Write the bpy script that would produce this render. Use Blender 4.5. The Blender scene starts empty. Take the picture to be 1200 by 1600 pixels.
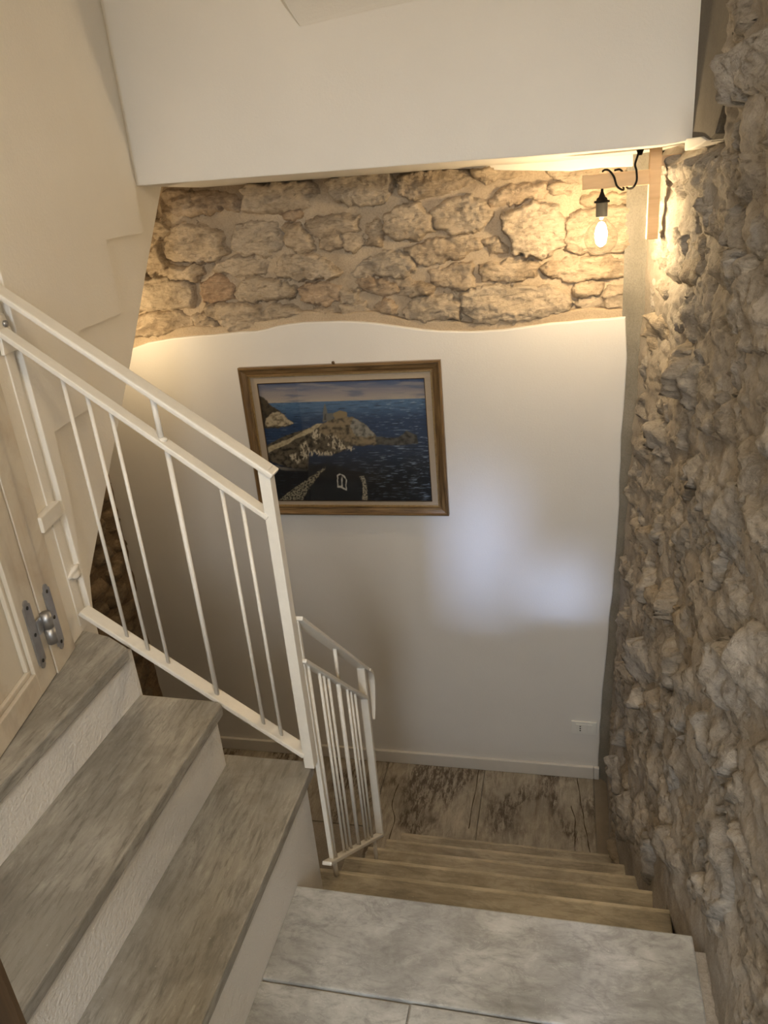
import bpy, bmesh, math, random
import numpy as np
from mathutils import Matrix, Vector

random.seed(7)
RNG = np.random.default_rng(11)
scene = bpy.context.scene
COL = scene.collection

# ------------------------------------------------------------------ camera
# world: origin at the photographer's eye, X right along the back wall, Y towards it, Z up
F_PX = 1188.0
yaw, pitch, roll = -0.251514, -0.397290, -0.092132
fw = Vector((math.sin(yaw)*math.cos(pitch), math.cos(yaw)*math.cos(pitch), math.sin(pitch)))
rt = Vector((math.cos(yaw), -math.sin(yaw), 0.0))
up = rt.cross(fw)
rt2 = math.cos(roll)*rt + math.sin(roll)*up
up2 = -math.sin(roll)*rt + math.cos(roll)*up
cam_data = bpy.data.cameras.new('camera')
cam_data.sensor_fit = 'VERTICAL'
cam_data.sensor_height = 24.0
cam_data.lens = F_PX/1600.0*24.0
cam_data.clip_start = 0.02
cam = bpy.data.objects.new('camera', cam_data)
COL.objects.link(cam)
m = Matrix.Identity(4)
for i in range(3):
    m[i][0], m[i][1], m[i][2] = rt2[i], up2[i], -fw[i]
cam.matrix_world = m
scene.camera = cam

# ------------------------------------------------------------------ light
world = bpy.data.worlds.new('world')
scene.world = world
world.use_nodes = True
world.node_tree.nodes['Background'].inputs[0].default_value = (0.75, 0.85, 1.0, 1)
world.node_tree.nodes['Background'].inputs[1].default_value = 0.05

def add_area(name, loc, target, sx, sy, power, color, spread=180):
    l = bpy.data.lights.new(name, 'AREA')
    l.shape = 'RECTANGLE'; l.size = sx; l.size_y = sy
    l.energy = power; l.color = color; l.spread = math.radians(spread)
    o = bpy.data.objects.new(name, l); COL.objects.link(o)
    o.location = loc
    o.rotation_euler = (Vector(target)-Vector(loc)).to_track_quat('-Z', 'Y').to_euler()
    return o

def add_point(name, loc, power, color, radius):
    l = bpy.data.lights.new(name, 'POINT')
    l.energy = power; l.color = color; l.shadow_soft_size = radius
    o = bpy.data.objects.new(name, l); COL.objects.link(o); o.location = loc
    return o

WARM = (1.0, 0.80, 0.55)
DAY = (0.90, 0.96, 1.0)
BULB_STRENGTH = 470.0
# the lamp of the upper landing, above the photographer
add_point('upper_landing_lamp_light', (0.22, 0.25, 0.55), 23.0, (1.0, 0.79, 0.51), 0.10)
# a second bulb on the back wall, round the corner under the flight above
add_point('second_bulb_light', (-1.80, 2.72, -0.42), 5.0, (1.0, 0.74, 0.42), 0.03)
# daylight from the room behind the photographer, through the added doorway
add_area('window_daylight', (0.08, -1.93, 0.62), (-0.25, 3.0, -1.1), 0.80, 0.7, 52.0, DAY)
add_area('window_pane_daylight', (-0.29, -1.92, -0.52), (-0.345, 3.0, -1.47), 0.08, 0.62, 0.27, (0.50, 0.64, 1.0), 7)
add_area('window_pane_daylight', (0.13, -1.92, -0.86), (-0.005, 3.0, -1.68), 0.05, 0.24, 0.125, (0.50, 0.64, 1.0), 6)

scene.view_settings.view_transform = 'Standard'
scene.view_settings.look = 'None'
scene.view_settings.gamma = 1.0
scene.view_settings.use_curve_mapping = False
scene.view_settings.exposure = 0.24
scene.cycles.use_denoising = True
scene.cycles.max_bounces = 8

# ------------------------------------------------------------------ helpers
WORLD_LOC = {}

def link(o, parent=None):
    COL.objects.link(o)
    if parent is not None:
        o.parent = parent
        base = WORLD_LOC[parent.name]
        o.location = Vector((0, 0, 0)) - base
    WORLD_LOC[o.name] = Vector((0, 0, 0))
    return o

def thing(name, loc, label, cat, group=None):
    o = bpy.data.objects.new(name, None)
    o.empty_display_size = 0.05
    COL.objects.link(o)
    o.location = loc
    WORLD_LOC[o.name] = Vector(loc)
    o['label'] = label; o['category'] = cat
    if group: o['group'] = group
    return o

def structure(o, label=None, cat=None):
    o['kind'] = 'structure'
    if label: o['label'] = label
    if cat: o['category'] = cat
    return o

def mesh_obj(name, verts, faces, mat, parent=None, smooth=False, label=None):
    me = bpy.data.meshes.new(name)
    me.from_pydata([tuple(v) for v in verts], [], [tuple(f) for f in faces])
    me.update()
    if smooth:
        me.polygons.foreach_set('use_smooth', [True]*len(me.polygons))
    me.materials.append(mat)
    o = bpy.data.objects.new(name, me)
    link(o, parent)
    if label: o['label'] = label
    return o

def bm_obj(name, bm, mat, parent=None, smooth=False, label=None):
    bmesh.ops.recalc_face_normals(bm, faces=bm.faces)
    me = bpy.data.meshes.new(name)
    bm.to_mesh(me); bm.free()
    if smooth:
        me.polygons.foreach_set('use_smooth', [True]*len(me.polygons))
    me.materials.append(mat)
    o = bpy.data.objects.new(name, me)
    link(o, parent)
    if label: o['label'] = label
    return o

def prism_bm(bm, poly, fa, fb):
    """poly: list of (u,v); fa,fb map (u,v) to the two ends"""
    a = [bm.verts.new(fa(u, v)) for u, v in poly]
    b = [bm.verts.new(fb(u, v)) for u, v in poly]
    n = len(poly)
    bm.faces.new(a); bm.faces.new(b[::-1])
    for i in range(n):
        j = (i+1) % n
        bm.faces.new((a[i], b[i], b[j], a[j]))
    return a, b

def prism(name, poly, fa, fb, mat, parent=None, bevel=0.0, seg=2, smooth=False, label=None):
    bm = bmesh.new()
    prism_bm(bm, poly, fa, fb)
    if bevel > 0:
        bmesh.ops.recalc_face_normals(bm, faces=bm.faces)
        bmesh.ops.bevel(bm, geom=bm.edges[:], offset=bevel, segments=seg, profile=0.6, affect='EDGES')
    return bm_obj(name, bm, mat, parent, smooth, label)

def box(name, lo, hi, mat, parent=None, bevel=0.0, seg=2, label=None):
    x0, y0, z0 = lo; x1, y1, z1 = hi
    return prism(name, [(x0, y0), (x1, y0), (x1, y1), (x0, y1)], lambda u, v: (u, v, z0), lambda u, v: (u, v, z1),
                 mat, parent, bevel, seg, False, label)

def bar(name, p, q, w, h, side, mat, parent=None, bevel=0.0015, label=None):
    """rectangular bar from p to q; width w along 'side', height h across"""
    p, q = Vector(p), Vector(q); d = (q-p).normalized()
    s = Vector(side); s = (s - d*s.dot(d)).normalized(); n = d.cross(s)
    poly = [(-w/2, -h/2), (w/2, -h/2), (w/2, h/2), (-w/2, h/2)]
    return prism(name, poly, lambda u, v: p + s*u + n*v, lambda u, v: q + s*u + n*v, mat, parent, bevel, 2, False, label)

def tube_bm(bm, pts, r, n=10, caps=True):
    pts = [Vector(p) for p in pts]
    rr = r if isinstance(r, (list, tuple)) else [r]*len(pts)
    prev = None; frame = None
    for i, p in enumerate(pts):
        d = (pts[min(i+1, len(pts)-1)] - pts[max(i-1, 0)]).normalized()
        if frame is None:
            a = Vector((0, 0, 1)) if abs(d.z) < 0.9 else Vector((1, 0, 0))
            frame = d.cross(a).normalized()
        frame = (frame - d*frame.dot(d)).normalized()
        b = d.cross(frame)
        ring = [bm.verts.new(p + (frame*math.cos(2*math.pi*k/n) + b*math.sin(2*math.pi*k/n))*rr[i]) for k in range(n)]
        if prev:
            for k in range(n):
                bm.faces.new((prev[k], prev[(k+1) % n], ring[(k+1) % n], ring[k]))
        elif caps:
            bm.faces.new(ring[::-1])
        prev = ring
    if caps: bm.faces.new(prev)

def tube(name, pts, r, mat, parent=None, n=10, label=None):
    bm = bmesh.new(); tube_bm(bm, pts, r, n)
    return bm_obj(name, bm, mat, parent, True, label)

def lathe(name, prof, c, mat, parent=None, n=28, label=None, smooth=True):
    """prof: list of (radius, z offset)"""
    bm = bmesh.new(); prev = None
    for r, z in prof:
        if r < 1e-5:
            ring = [bm.verts.new((c[0], c[1], c[2]+z))]
        else:
            ring = [bm.verts.new((c[0]+r*math.cos(2*math.pi*k/n), c[1]+r*math.sin(2*math.pi*k/n), c[2]+z)) for k in range(n)]
        if prev:
            for k in range(n):
                a, b = prev[k % len(prev)], prev[(k+1) % len(prev)]
                cc, dd = ring[(k+1) % len(ring)], ring[k % len(ring)]
                vs = []
                for v in (a, b, cc, dd):
                    if v not in vs: vs.append(v)
                if len(vs) > 2: bm.faces.new(vs)
        prev = ring
    return bm_obj(name, bm, mat, parent, smooth, label)

def smooth_path(pts, n=8):
    """Catmull-Rom through pts"""
    P = [Vector(p) for p in pts]; out = []
    for i in range(len(P)-1):
        p0, p1, p2, p3 = P[max(i-1, 0)], P[i], P[i+1], P[min(i+2, len(P)-1)]
        for k in range(n):
            t = k/n
            out.append(0.5*((2*p1)+(p2-p0)*t+(2*p0-5*p1+4*p2-p3)*t*t+(3*p1-p0-3*p2+p3)*t**3))
    out.append(P[-1])
    return out

# numpy noise
PERM = RNG.permutation(512)
GR = RNG.normal(size=(512, 2)); GR /= np.linalg.norm(GR, axis=1)[:, None]

def perlin(x, y):
    xi = np.floor(x).astype(int); yi = np.floor(y).astype(int)
    xf = x-xi; yf = y-yi
    def g(ix, iy):
        h = PERM[(PERM[ix & 511] + iy) & 511]
        return GR[h]
    def dot(ix, iy, dx, dy):
        a = g(ix, iy); return a[..., 0]*dx + a[..., 1]*dy
    u = xf*xf*xf*(xf*(xf*6-15)+10); v = yf*yf*yf*(yf*(yf*6-15)+10)
    n00 = dot(xi, yi, xf, yf); n10 = dot(xi+1, yi, xf-1, yf)
    n01 = dot(xi, yi+1, xf, yf-1); n11 = dot(xi+1, yi+1, xf-1, yf-1)
    return (n00*(1-u)+n10*u)*(1-v) + (n01*(1-u)+n11*u)*v

def fbm(x, y, o=4, gain=0.5):
    s = 0; a = 1.0
    for k in range(o):
        s = s + a*perlin(x*2**k + 17.3*k, y*2**k + 5.7*k); a *= gain
    return s

def ridged(x, y, o=3):
    s = 0; a = 1.0
    for k in range(o):
        s = s + a*(1-2*np.abs(perlin(x*2**k + 9.1*k, y*2**k + 31.7*k))); a *= 0.55
    return s

def grid_obj(name, U, V, P, mat, parent=None, keep=None, label=None, smooth=True):
    """P: (nu,nv,3) positions; keep: (nu-1,nv-1) bool"""
    nu, nv = P.shape[:2]
    idx = np.arange(nu*nv).reshape(nu, nv)
    q = np.stack([idx[:-1, :-1], idx[1:, :-1], idx[1:, 1:], idx[:-1, 1:]], -1)
    q = q.reshape(-1, 4) if keep is None else q[keep]
    used = np.unique(q)
    remap = np.full(nu*nv, -1); remap[used] = np.arange(len(used))
    q = remap[q]; v = P.reshape(-1, 3)[used]
    me = bpy.data.meshes.new(name)
    me.vertices.add(len(v)); me.vertices.foreach_set('co', v.astype(np.float32).ravel())
    me.loops.add(q.size); me.loops.foreach_set('vertex_index', q.astype(np.int32).ravel())
    me.polygons.add(len(q)); me.polygons.foreach_set('loop_start', np.arange(0, q.size, 4, dtype=np.int32))
    me.polygons.foreach_set('loop_total', np.full(len(q), 4, dtype=np.int32))
    me.update(); me.validate()
    if smooth: me.polygons.foreach_set('use_smooth', [True]*len(me.polygons))
    me.materials.append(mat)
    o = bpy.data.objects.new(name, me)
    link(o, parent)
    if label: o['label'] = label
    return o

def poly_sdf(poly, U, V):
    """positive inside"""
    p = np.array(poly); d = np.full(U.shape, 1e9); ins = np.zeros(U.shape, bool)
    n = len(p)
    for i in range(n):
        a = p[i]; b = p[(i+1) % n]; e = b-a
        t = np.clip(((U-a[0])*e[0]+(V-a[1])*e[1])/max(e@e, 1e-12), 0, 1)
        d = np.minimum(d, np.hypot(U-a[0]-t*e[0], V-a[1]-t*e[1]))
        c = ((a[1] > V) != (b[1] > V)) & (U < (b[0]-a[0])*(V-a[1])/((b[1]-a[1]) if b[1] != a[1] else 1e-9)+a[0])
        ins ^= c
    return np.where(ins, d, -d)

def sstep(a, b, x):
    t = np.clip((x-a)/(b-a), 0, 1); return t*t*(3-2*t)

def terrace(x, n, k=0.75):
    """soft steps, for the splitting layers of the stone"""
    y = x*n; f = np.floor(y); t = y-f
    return ((f + sstep(0.5-0.5*(1-k), 0.5+0.5*(1-k), t))/n)

def stone_piece(poly, surf, res, H, mat, parent, flip=False, rough=1.0, edge=0.02, tilt=0.02, grow=0.0, ragged=0.010):
    """one stone of a wall: relief of height H over polygon poly (u,v); surf(u,v,h)->xyz"""
    p = np.array(poly); lo = p.min(0)-0.012-grow; hi = p.max(0)+0.012+grow
    nu = max(6, int((hi[0]-lo[0])/res)); nv = max(6, int((hi[1]-lo[1])/res))
    U, V = np.meshgrid(np.linspace(lo[0], hi[0], nu), np.linspace(lo[1], hi[1], nv), indexing='ij')
    s = RNG.uniform(0, 90)
    d = poly_sdf(poly, U, V) + grow + ragged*fbm(U*22+s, V*26, 4, 0.6)
    sz = min(hi-lo)
    c = (lo+hi)/2; tu, tv = RNG.normal(0, tilt, 2)
    prof = sstep(-0.004, edge, d)*0.88 + 0.12*np.clip(d/(0.4*sz), 0, 1)
    lay = fbm(U*7+s, V*16+s, 4) + 0.5*((U-c[0])*RNG.normal()+(V-c[1])*RNG.normal())/sz
    rel = (terrace(lay, 5.0, 0.8)*0.75 + ridged(U*10+s, V*30, 3)*0.14 + fbm(U*48, V*70+s, 3, 0.6)*0.22)*rough
    h = H*prof + (tu*(U-c[0])+tv*(V-c[1]))/sz*prof + 0.020*rel*sstep(-0.003, 0.02, d) - 0.012*(d < -0.002) - 0.003
    P = surf(U, V, h)
    k = d > -0.006
    keep = k[:-1, :-1] | k[1:, :-1] | k[1:, 1:] | k[:-1, 1:]
    if flip: P = P[::-1]; keep = keep[::-1]
    return grid_obj('stone', U, V, P, mat, parent, keep)

# ------------------------------------------------------------------ materials
def new_mat(name):
    mt = bpy.data.materials.new(name); mt.use_nodes = True
    nt = mt.node_tree; b = nt.nodes['Principled BSDF']
    return mt, nt, b

def N(nt, typ, **kw):
    n = nt.nodes.new(typ)
    for k, v in kw.items():
        if k.startswith('i_'): n.inputs[k[2:].replace('_', ' ')].default_value = v
        else: setattr(n, k, v)
    return n

def coords(nt, scale=(1, 1, 1), rot=(0, 0, 0)):
    tc = N(nt, 'ShaderNodeTexCoord'); mp = N(nt, 'ShaderNodeMapping')
    mp.inputs['Scale'].default_value = scale; mp.inputs['Rotation'].default_value = rot
    nt.links.new(tc.outputs['Object'], mp.inputs['Vector'])
    return mp.outputs['Vector']

def noise(nt, vec, scale, detail=5, rough=0.55, dist=0.0):
    n = N(nt, 'ShaderNodeTexNoise'); n.inputs['Scale'].default_value = scale
    n.inputs['Detail'].default_value = detail; n.inputs['Roughness'].default_value = rough
    n.inputs['Distortion'].default_value = dist
    nt.links.new(vec, n.inputs['Vector'])
    return n.outputs['Fac']

def ramp(nt, fac, stops):
    r = N(nt, 'ShaderNodeValToRGB'); cr = r.color_ramp
    while len(cr.elements) < len(stops): cr.elements.new(0.5)
    for e, (p, c) in zip(cr.elements, stops):
        e.position = p; e.color = (c[0], c[1], c[2], 1) if not isinstance(c, (int, float)) else (c, c, c, 1)
    nt.links.new(fac, r.inputs['Fac'])
    return r.outputs['Color']

def mix(nt, fac, a, b, mode='MIX'):
    mx = N(nt, 'ShaderNodeMix', data_type='RGBA', blend_type=mode)
    for sock, v in ((mx.inputs[0], fac), (mx.inputs[6], a), (mx.inputs[7], b)):
        if hasattr(v, 'is_output'): nt.links.new(v, sock)
        elif isinstance(v, (int, float)): sock.default_value = v
        else: sock.default_value = (v[0], v[1], v[2], 1)
    return mx.outputs[2]

def bump(nt, b, h, strength, dist=0.01):
    bp = N(nt, 'ShaderNodeBump'); bp.inputs['Strength'].default_value = strength
    bp.inputs['Distance'].default_value = dist
    nt.links.new(h, bp.inputs['Height']); nt.links.new(bp.outputs['Normal'], b.inputs['Normal'])

def plaster_mat(name, col, rough=0.55, bs=0.25, tone=0.06):
    mt, nt, b = new_mat(name); v = coords(nt)
    n1 = noise(nt, v, 2.2, 3); n2 = noise(nt, v, 130, 4, 0.6); n3 = noise(nt, v, 24, 3)
    c = ramp(nt, n1, [(0.3, tuple(x*(1-tone) for x in col)), (0.7, col)])
    nt.links.new(c, b.inputs['Base Color']); b.inputs['Roughness'].default_value = rough
    mx = mix(nt, 0.35, n2, n3)
    bump(nt, b, mx, bs, 0.006)
    return mt

def stone_mat(name, dark, light, grey, red):
    mt, nt, b = new_mat(name); v = coords(nt)
    v2 = coords(nt, (6, 6, 18))
    n1 = noise(nt, v, 7, 6, 0.6, 0.4); n2 = noise(nt, coords(nt, (1, 1, 2.6), (0.25, 0.2, 0)), 26, 8, 0.72, 1.0); n3 = noise(nt, v2, 3, 5, 0.6, 0.6)
    c = ramp(nt, n1, [(0.28, dark), (0.5, tuple((a+d)/2 for a, d in zip(dark, light))), (0.72, light)])
    oi = N(nt, 'ShaderNodeObjectInfo')
    c = mix(nt, ramp(nt, oi.outputs['Random'], [(0.0, 0.0), (0.45, 0.0), (0.75, 0.55), (1.0, 0.0)]), c, grey)
    c = mix(nt, ramp(nt, oi.outputs['Random'], [(0.0, 0.5), (0.18, 0.0), (1.0, 0.0)]), c, red)
    c = mix(nt, ramp(nt, n2, [(0.32, 0.7), (0.50, 0.0)]), c, tuple(x*0.5 for x in dark))
    c = mix(nt, ramp(nt, n2, [(0.55, 0.0), (0.70, 0.5)]), c, tuple(min(1, x*1.2) for x in light))
    c = mix(nt, ramp(nt, n3, [(0.58, 0.0), (0.72, 0.35)]), c, tuple(min(1, x*1.25) for x in light))
    nt.links.new(c, b.inputs['Base Color']); b.inputs['Roughness'].default_value = 0.88
    n9 = noise(nt, v, 170, 5, 0.7)
    bump(nt, b, mix(nt, 0.35, mix(nt, 0.45, n2, n3), n9), 1.0, 0.014)
    return mt

def mortar_mat(name, a, c_):
    mt, nt, b = new_mat(name); v = coords(nt)
    n1 = noise(nt, v, 5, 5, 0.6); n2 = noise(nt, v, 160, 5, 0.7)
    c = ramp(nt, n1, [(0.3, a), (0.7, c_)])
    c = mix(nt, ramp(nt, n2, [(0.35, 0.4), (0.55, 0.0)]), c, tuple(x*0.6 for x in a))
    nt.links.new(c, b.inputs['Base Color']); b.inputs['Roughness'].default_value = 0.92
    bump(nt, b, n2, 0.5, 0.006)
    return mt

def marble_mat(name, dark, mid, light, axis='y', rough=0.42, stain=0.0, stain_col=(0.06, 0.035, 0.018), vein=0.5, specks=0.6, fleck=0.35, vary=0.86):
    mt, nt, b = new_mat(name)
    sc = {'y': (4.5, 1.2, 4.5), 'x': (1.2, 4.5, 4.5), 'xy': (1.9, 3.4, 3.4)}[axis]
    sf = {'y': (26, 4, 26), 'x': (4, 26, 26), 'xy': (9, 22, 22)}[axis]
    v = coords(nt, sc, (0, 0, 0.16)); v0 = coords(nt); vf = coords(nt, sf, (0, 0, 0.2))
    n1 = noise(nt, v, 2.0, 6, 0.62, 0.7); n2 = noise(nt, v0, 3.2, 6, 0.65, 0.7)
    n3 = noise(nt, v, 7, 9, 0.70, 0.9); n7 = noise(nt, vf, 3.6, 7, 0.7, 0.5)
    n4 = noise(nt, v0, 230, 2, 0.5)
    c = ramp(nt, n1, [(0.30, dark), (0.50, mid), (0.70, light)])
    c = mix(nt, ramp(nt, n3, [(0.36, vein), (0.50, 0.0)]), c, tuple(x*0.62 for x in dark))
    c = mix(nt, ramp(nt, n3, [(0.54, 0.0), (0.70, 0.5)]), c, tuple(min(1, x*1.12) for x in light))
    c = mix(nt, ramp(nt, n7, [(0.36, fleck), (0.48, 0.0)]), c, tuple(x*0.5 for x in dark))
    c = mix(nt, ramp(nt, n7, [(0.56, 0.0), (0.70, fleck)]), c, tuple(min(1, x*1.2) for x in light))
    c = mix(nt, ramp(nt, n2, [(0.38, 0.55), (0.54, 0.0)]), c, tuple(x*0.75 for x in dark))
    c = mix(nt, ramp(nt, n4, [(0.72, 0.0), (0.745, specks)]), c, (0.66, 0.64, 0.60))
    # thin wandering veins
    nv_ = noise(nt, v, 1.6, 5, 0.6, 1.2)
    c = mix(nt, ramp(nt, nv_, [(0.488, 0.0), (0.499, vein*0.4), (0.501, vein*0.4), (0.512, 0.0)]), c, tuple(x*0.5 for x in dark))
    oi = N(nt, 'ShaderNodeObjectInfo')
    c = mix(nt, 1.0, c, ramp(nt, oi.outputs['Random'], [(0.0, vary), (1.0, 1.0)]), 'MULTIPLY')
    if stain > 0:
        n5 = noise(nt, v, 9, 10, 0.82, 0.2)
        n6 = noise(nt, coords(nt, (1.6, 1.0, 1)), 3.4, 3, 0.55, 0.3)
        n8 = noise(nt, coords(nt, (7.0, 0.7, 1)), 2.2, 4, 0.6, 0.2)
        mm = N(nt, 'ShaderNodeMath', operation='MULTIPLY')
        nt.links.new(ramp(nt, n5, [(0.45, 0.0), (0.53, 0.85)]), mm.inputs[0])
        nt.links.new(ramp(nt, n6, [(0.46, 0.0), (0.58, stain)]), mm.inputs[1])
        c = mix(nt, mm.outputs[0], c, stain_col)
        c = mix(nt, ramp(nt, n8, [(0.60, 0.0), (0.68, 0.4*stain)]), c, tuple(x*1.7 for x in stain_col))
    nt.links.new(c, b.inputs['Base Color'])
    b.inputs['Roughness'].default_value = rough
    bump(nt, b, mix(nt, 0.5, n3, n7), 0.25, 0.004)
    return mt

def wood_mat(name, dark, light, white=None, axis='z', rough=0.6, sc=1.0):
    mt, nt, b = new_mat(name)
    s = {'z': (22, 22, 1.6), 'x': (1.6, 22, 22), 'y': (22, 1.6, 22)}[axis]
    v = coords(nt, tuple(k*sc for k in s)); v0 = coords(nt)
    n1 = noise(nt, v, 1.6, 7, 0.65, 1.2); n2 = noise(nt, v0, 7, 5, 0.6, 0.6)
    c = ramp(nt, n1, [(0.3, dark), (0.7, light)])
    if white is not None:
        c = mix(nt, ramp(nt, n2, [(0.34, 0.45), (0.58, 0.92)]), c, white)
    nt.links.new(c, b.inputs['Base Color']); b.inputs['Roughness'].default_value = rough
    bump(nt, b, n1, 0.15, 0.003)
    return mt

def plain_mat(name, col, rough=0.5, metal=0.0, var=0.0, scale=40, bs=0.0):
    mt, nt, b = new_mat(name); v = coords(nt)
    n1 = noise(nt, v, scale, 5, 0.6)
    c = ramp(nt, n1, [(0.3, tuple(x*(1-var) for x in col)), (0.7, col)])
    nt.links.new(c, b.inputs['Base Color'])
    b.inputs['Roughness'].default_value = rough; b.inputs['Metallic'].default_value = metal
    if bs > 0: bump(nt, b, n1, bs, 0.003)
    return mt

def thin_glass(name, strength=1.0):
    mt = bpy.data.materials.new(name); mt.use_nodes = True
    nt = mt.node_tree; nt.nodes.clear()
    out = N(nt, 'ShaderNodeOutputMaterial'); t = N(nt, 'ShaderNodeBsdfTransparent'); g = N(nt, 'ShaderNodeBsdfGlossy')
    t.inputs['Color'].default_value = (0.97, 0.97, 0.96, 1)
    g.inputs['Roughness'].default_value = 0.02
    lw = N(nt, 'ShaderNodeLayerWeight'); lw.inputs['Blend'].default_value = 0.5
    pw = N(nt, 'ShaderNodeMath', operation='POWER'); pw.inputs[1].default_value = 4.0
    nt.links.new(lw.outputs['Facing'], pw.inputs[0])
    mu = N(nt, 'ShaderNodeMath', operation='MULTIPLY_ADD'); mu.inputs[1].default_value = 0.5*strength; mu.inputs[2].default_value = 0.05*strength
    nt.links.new(pw.outputs[0], mu.inputs[0])
    mx = N(nt, 'ShaderNodeMixShader')
    nt.links.new(mu.outputs[0], mx.inputs[0]); nt.links.new(t.outputs[0], mx.inputs[1]); nt.links.new(g.outputs[0], mx.inputs[2])
    nt.links.new(mx.outputs[0], out.inputs['Surface'])
    return mt

def emit_mat(name, col, strength):
    mt = bpy.data.materials.new(name); mt.use_nodes = True
    nt = mt.node_tree; nt.nodes.clear()
    out = N(nt, 'ShaderNodeOutputMaterial'); e = N(nt, 'ShaderNodeEmission')
    e.inputs['Color'].default_value = (*col, 1); e.inputs['Strength'].default_value = strength
    nt.links.new(e.outputs[0], out.inputs['Surface'])
    return mt

M = {}
M['plaster'] = plaster_mat('white_plaster', (0.83, 0.80, 0.745))
M['plaster_back'] = plaster_mat('white_satin_plaster', (0.76, 0.74, 0.71), 0.45, 0.2)
M['riser'] = plaster_mat('riser_plaster', (0.76, 0.74, 0.71), 0.6, 1.0)
M['stone_back'] = stone_mat('warm_rubble_stone', (0.30, 0.225, 0.15), (0.64, 0.52, 0.38), (0.50, 0.43, 0.34), (0.34, 0.18, 0.095))
M['stone_right'] = stone_mat('grey_rubble_stone', (0.21, 0.18, 0.145), (0.52, 0.46, 0.385), (0.36, 0.355, 0.35), (0.34, 0.26, 0.165))
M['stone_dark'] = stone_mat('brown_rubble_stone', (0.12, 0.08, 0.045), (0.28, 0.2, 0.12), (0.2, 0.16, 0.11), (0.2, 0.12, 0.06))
M['mortar_back'] = mortar_mat('beige_mortar', (0.42, 0.33, 0.23), (0.54, 0.44, 0.32))
M['mortar_right'] = mortar_mat('grey_mortar', (0.26, 0.225, 0.185), (0.42, 0.38, 0.33))
M['cement'] = mortar_mat('grey_cement', (0.20, 0.185, 0.155), (0.30, 0.28, 0.24))
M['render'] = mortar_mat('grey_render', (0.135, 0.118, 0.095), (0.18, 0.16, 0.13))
M['marble_up'] = marble_mat('brown_grey_marble', (0.225, 0.207, 0.178), (0.315, 0.297, 0.262), (0.41, 0.39, 0.35), 'y', 0.45, vein=0.45, specks=0.3, fleck=0.6, vary=0.95)
M['marble_slab'] = marble_mat('grey_marble', (0.28, 0.275, 0.26), (0.44, 0.44, 0.425), (0.55, 0.55, 0.53), 'xy', 0.38, vein=0.55, specks=0.8, fleck=0.32, vary=0.95)
M['marble_low'] = marble_mat('yellowed_marble', (0.24, 0.205, 0.15), (0.42, 0.375, 0.29), (0.54, 0.49, 0.39), 'x', 0.45, fleck=0.3, vary=0.74)
M['marble_floor'] = marble_mat('stained_marble', (0.30, 0.265, 0.21), (0.42, 0.38, 0.32), (0.52, 0.475, 0.40), 'y', 0.4, 1.0, vary=0.97)
M['marble_nose'] = marble_mat('pale_marble_edge', (0.34, 0.295, 0.215), (0.50, 0.44, 0.335), (0.62, 0.56, 0.45), 'x', 0.4, fleck=0.2, vary=0.85)
M['marble_edge'] = plain_mat('marble_border', (0.27, 0.225, 0.17), 0.45, 0, 0.2, 20)
M['white_metal'] = plain_mat('white_enamel_paint', (0.76, 0.73, 0.67), 0.4, 0, 0.06, 60, 0.12)
M['skirting'] = plain_mat('white_skirting_paint', (0.72, 0.70, 0.67), 0.4, 0, 0.04, 30)
M['white_plastic'] = plain_mat('white_plastic', (0.78, 0.77, 0.73), 0.35, 0, 0.02, 50)
M['dark'] = plain_mat('dark_hole', (0.01, 0.01, 0.01), 0.6)
M['door_wood'] = wood_mat('whitewashed_pine', (0.30, 0.21, 0.13), (0.50, 0.40, 0.29), (0.63, 0.585, 0.50), 'z')
M['steel'] = plain_mat('galvanised_steel', (0.42, 0.42, 0.43), 0.42, 0.85, 0.25, 30)
M['lamp_wood'] = wood_mat('pale_lamp_wood', (0.56, 0.38, 0.21), (0.74, 0.54, 0.33), None, 'x', 0.6, 0.6)
M['black'] = plain_mat('black_plastic', (0.012, 0.011, 0.010), 0.7, 0, 0.2)
M['black'].node_tree.nodes['Principled BSDF'].inputs['Specular IOR Level'].default_value = 0.1
M['bulb_glass'] = thin_glass('bulb_glass', 1.5)
M['picture_glass'] = thin_glass('picture_glass', 0.9)
M['filament'] = emit_mat('glowing_filament', (1.0, 0.74, 0.42), BULB_STRENGTH)
M['frame_gold'] = wood_mat('antique_gold_frame', (0.055, 0.03, 0.012), (0.26, 0.165, 0.075), None, 'x', 0.32, 1.5)
M['frame_dark'] = plain_mat('dark_gilt_bead', (0.10, 0.06, 0.025), 0.35, 0.2, 0.3)
M['mat_board'] = plain_mat('beige_mat_board', (0.47, 0.39, 0.30), 0.8, 0, 0.05, 90)
M['brown_wood'] = wood_mat('dark_brown_wood', (0.035, 0.02, 0.01), (0.09, 0.055, 0.025), None, 'z')
M['window_wood'] = plain_mat('window_frame_paint', (0.70, 0.68, 0.64), 0.5, 0, 0.05)

# ------------------------------------------------------------------ dimensions
ZL = -2.693                    # lower landing
ZS = -1.5                      # landing the photographer stands on
RISE, GO = 0.1988, 0.2255
Y0 = 1.221                     # front edge of the upper landing
YB = 3.0                       # face of the back wall plaster
P0 = Vector((-1.129, 1.317, 0)); DIR = Vector((-0.2205, 0.9754, 0)); NRM = Vector((0.9754, 0.2205, 0))

def W(s, z, d=0.0):
    """point on the left wall: s along it, z height, d in front of it"""
    p = P0 + DIR*s + NRM*d
    return Vector((p.x, p.y, z))

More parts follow.
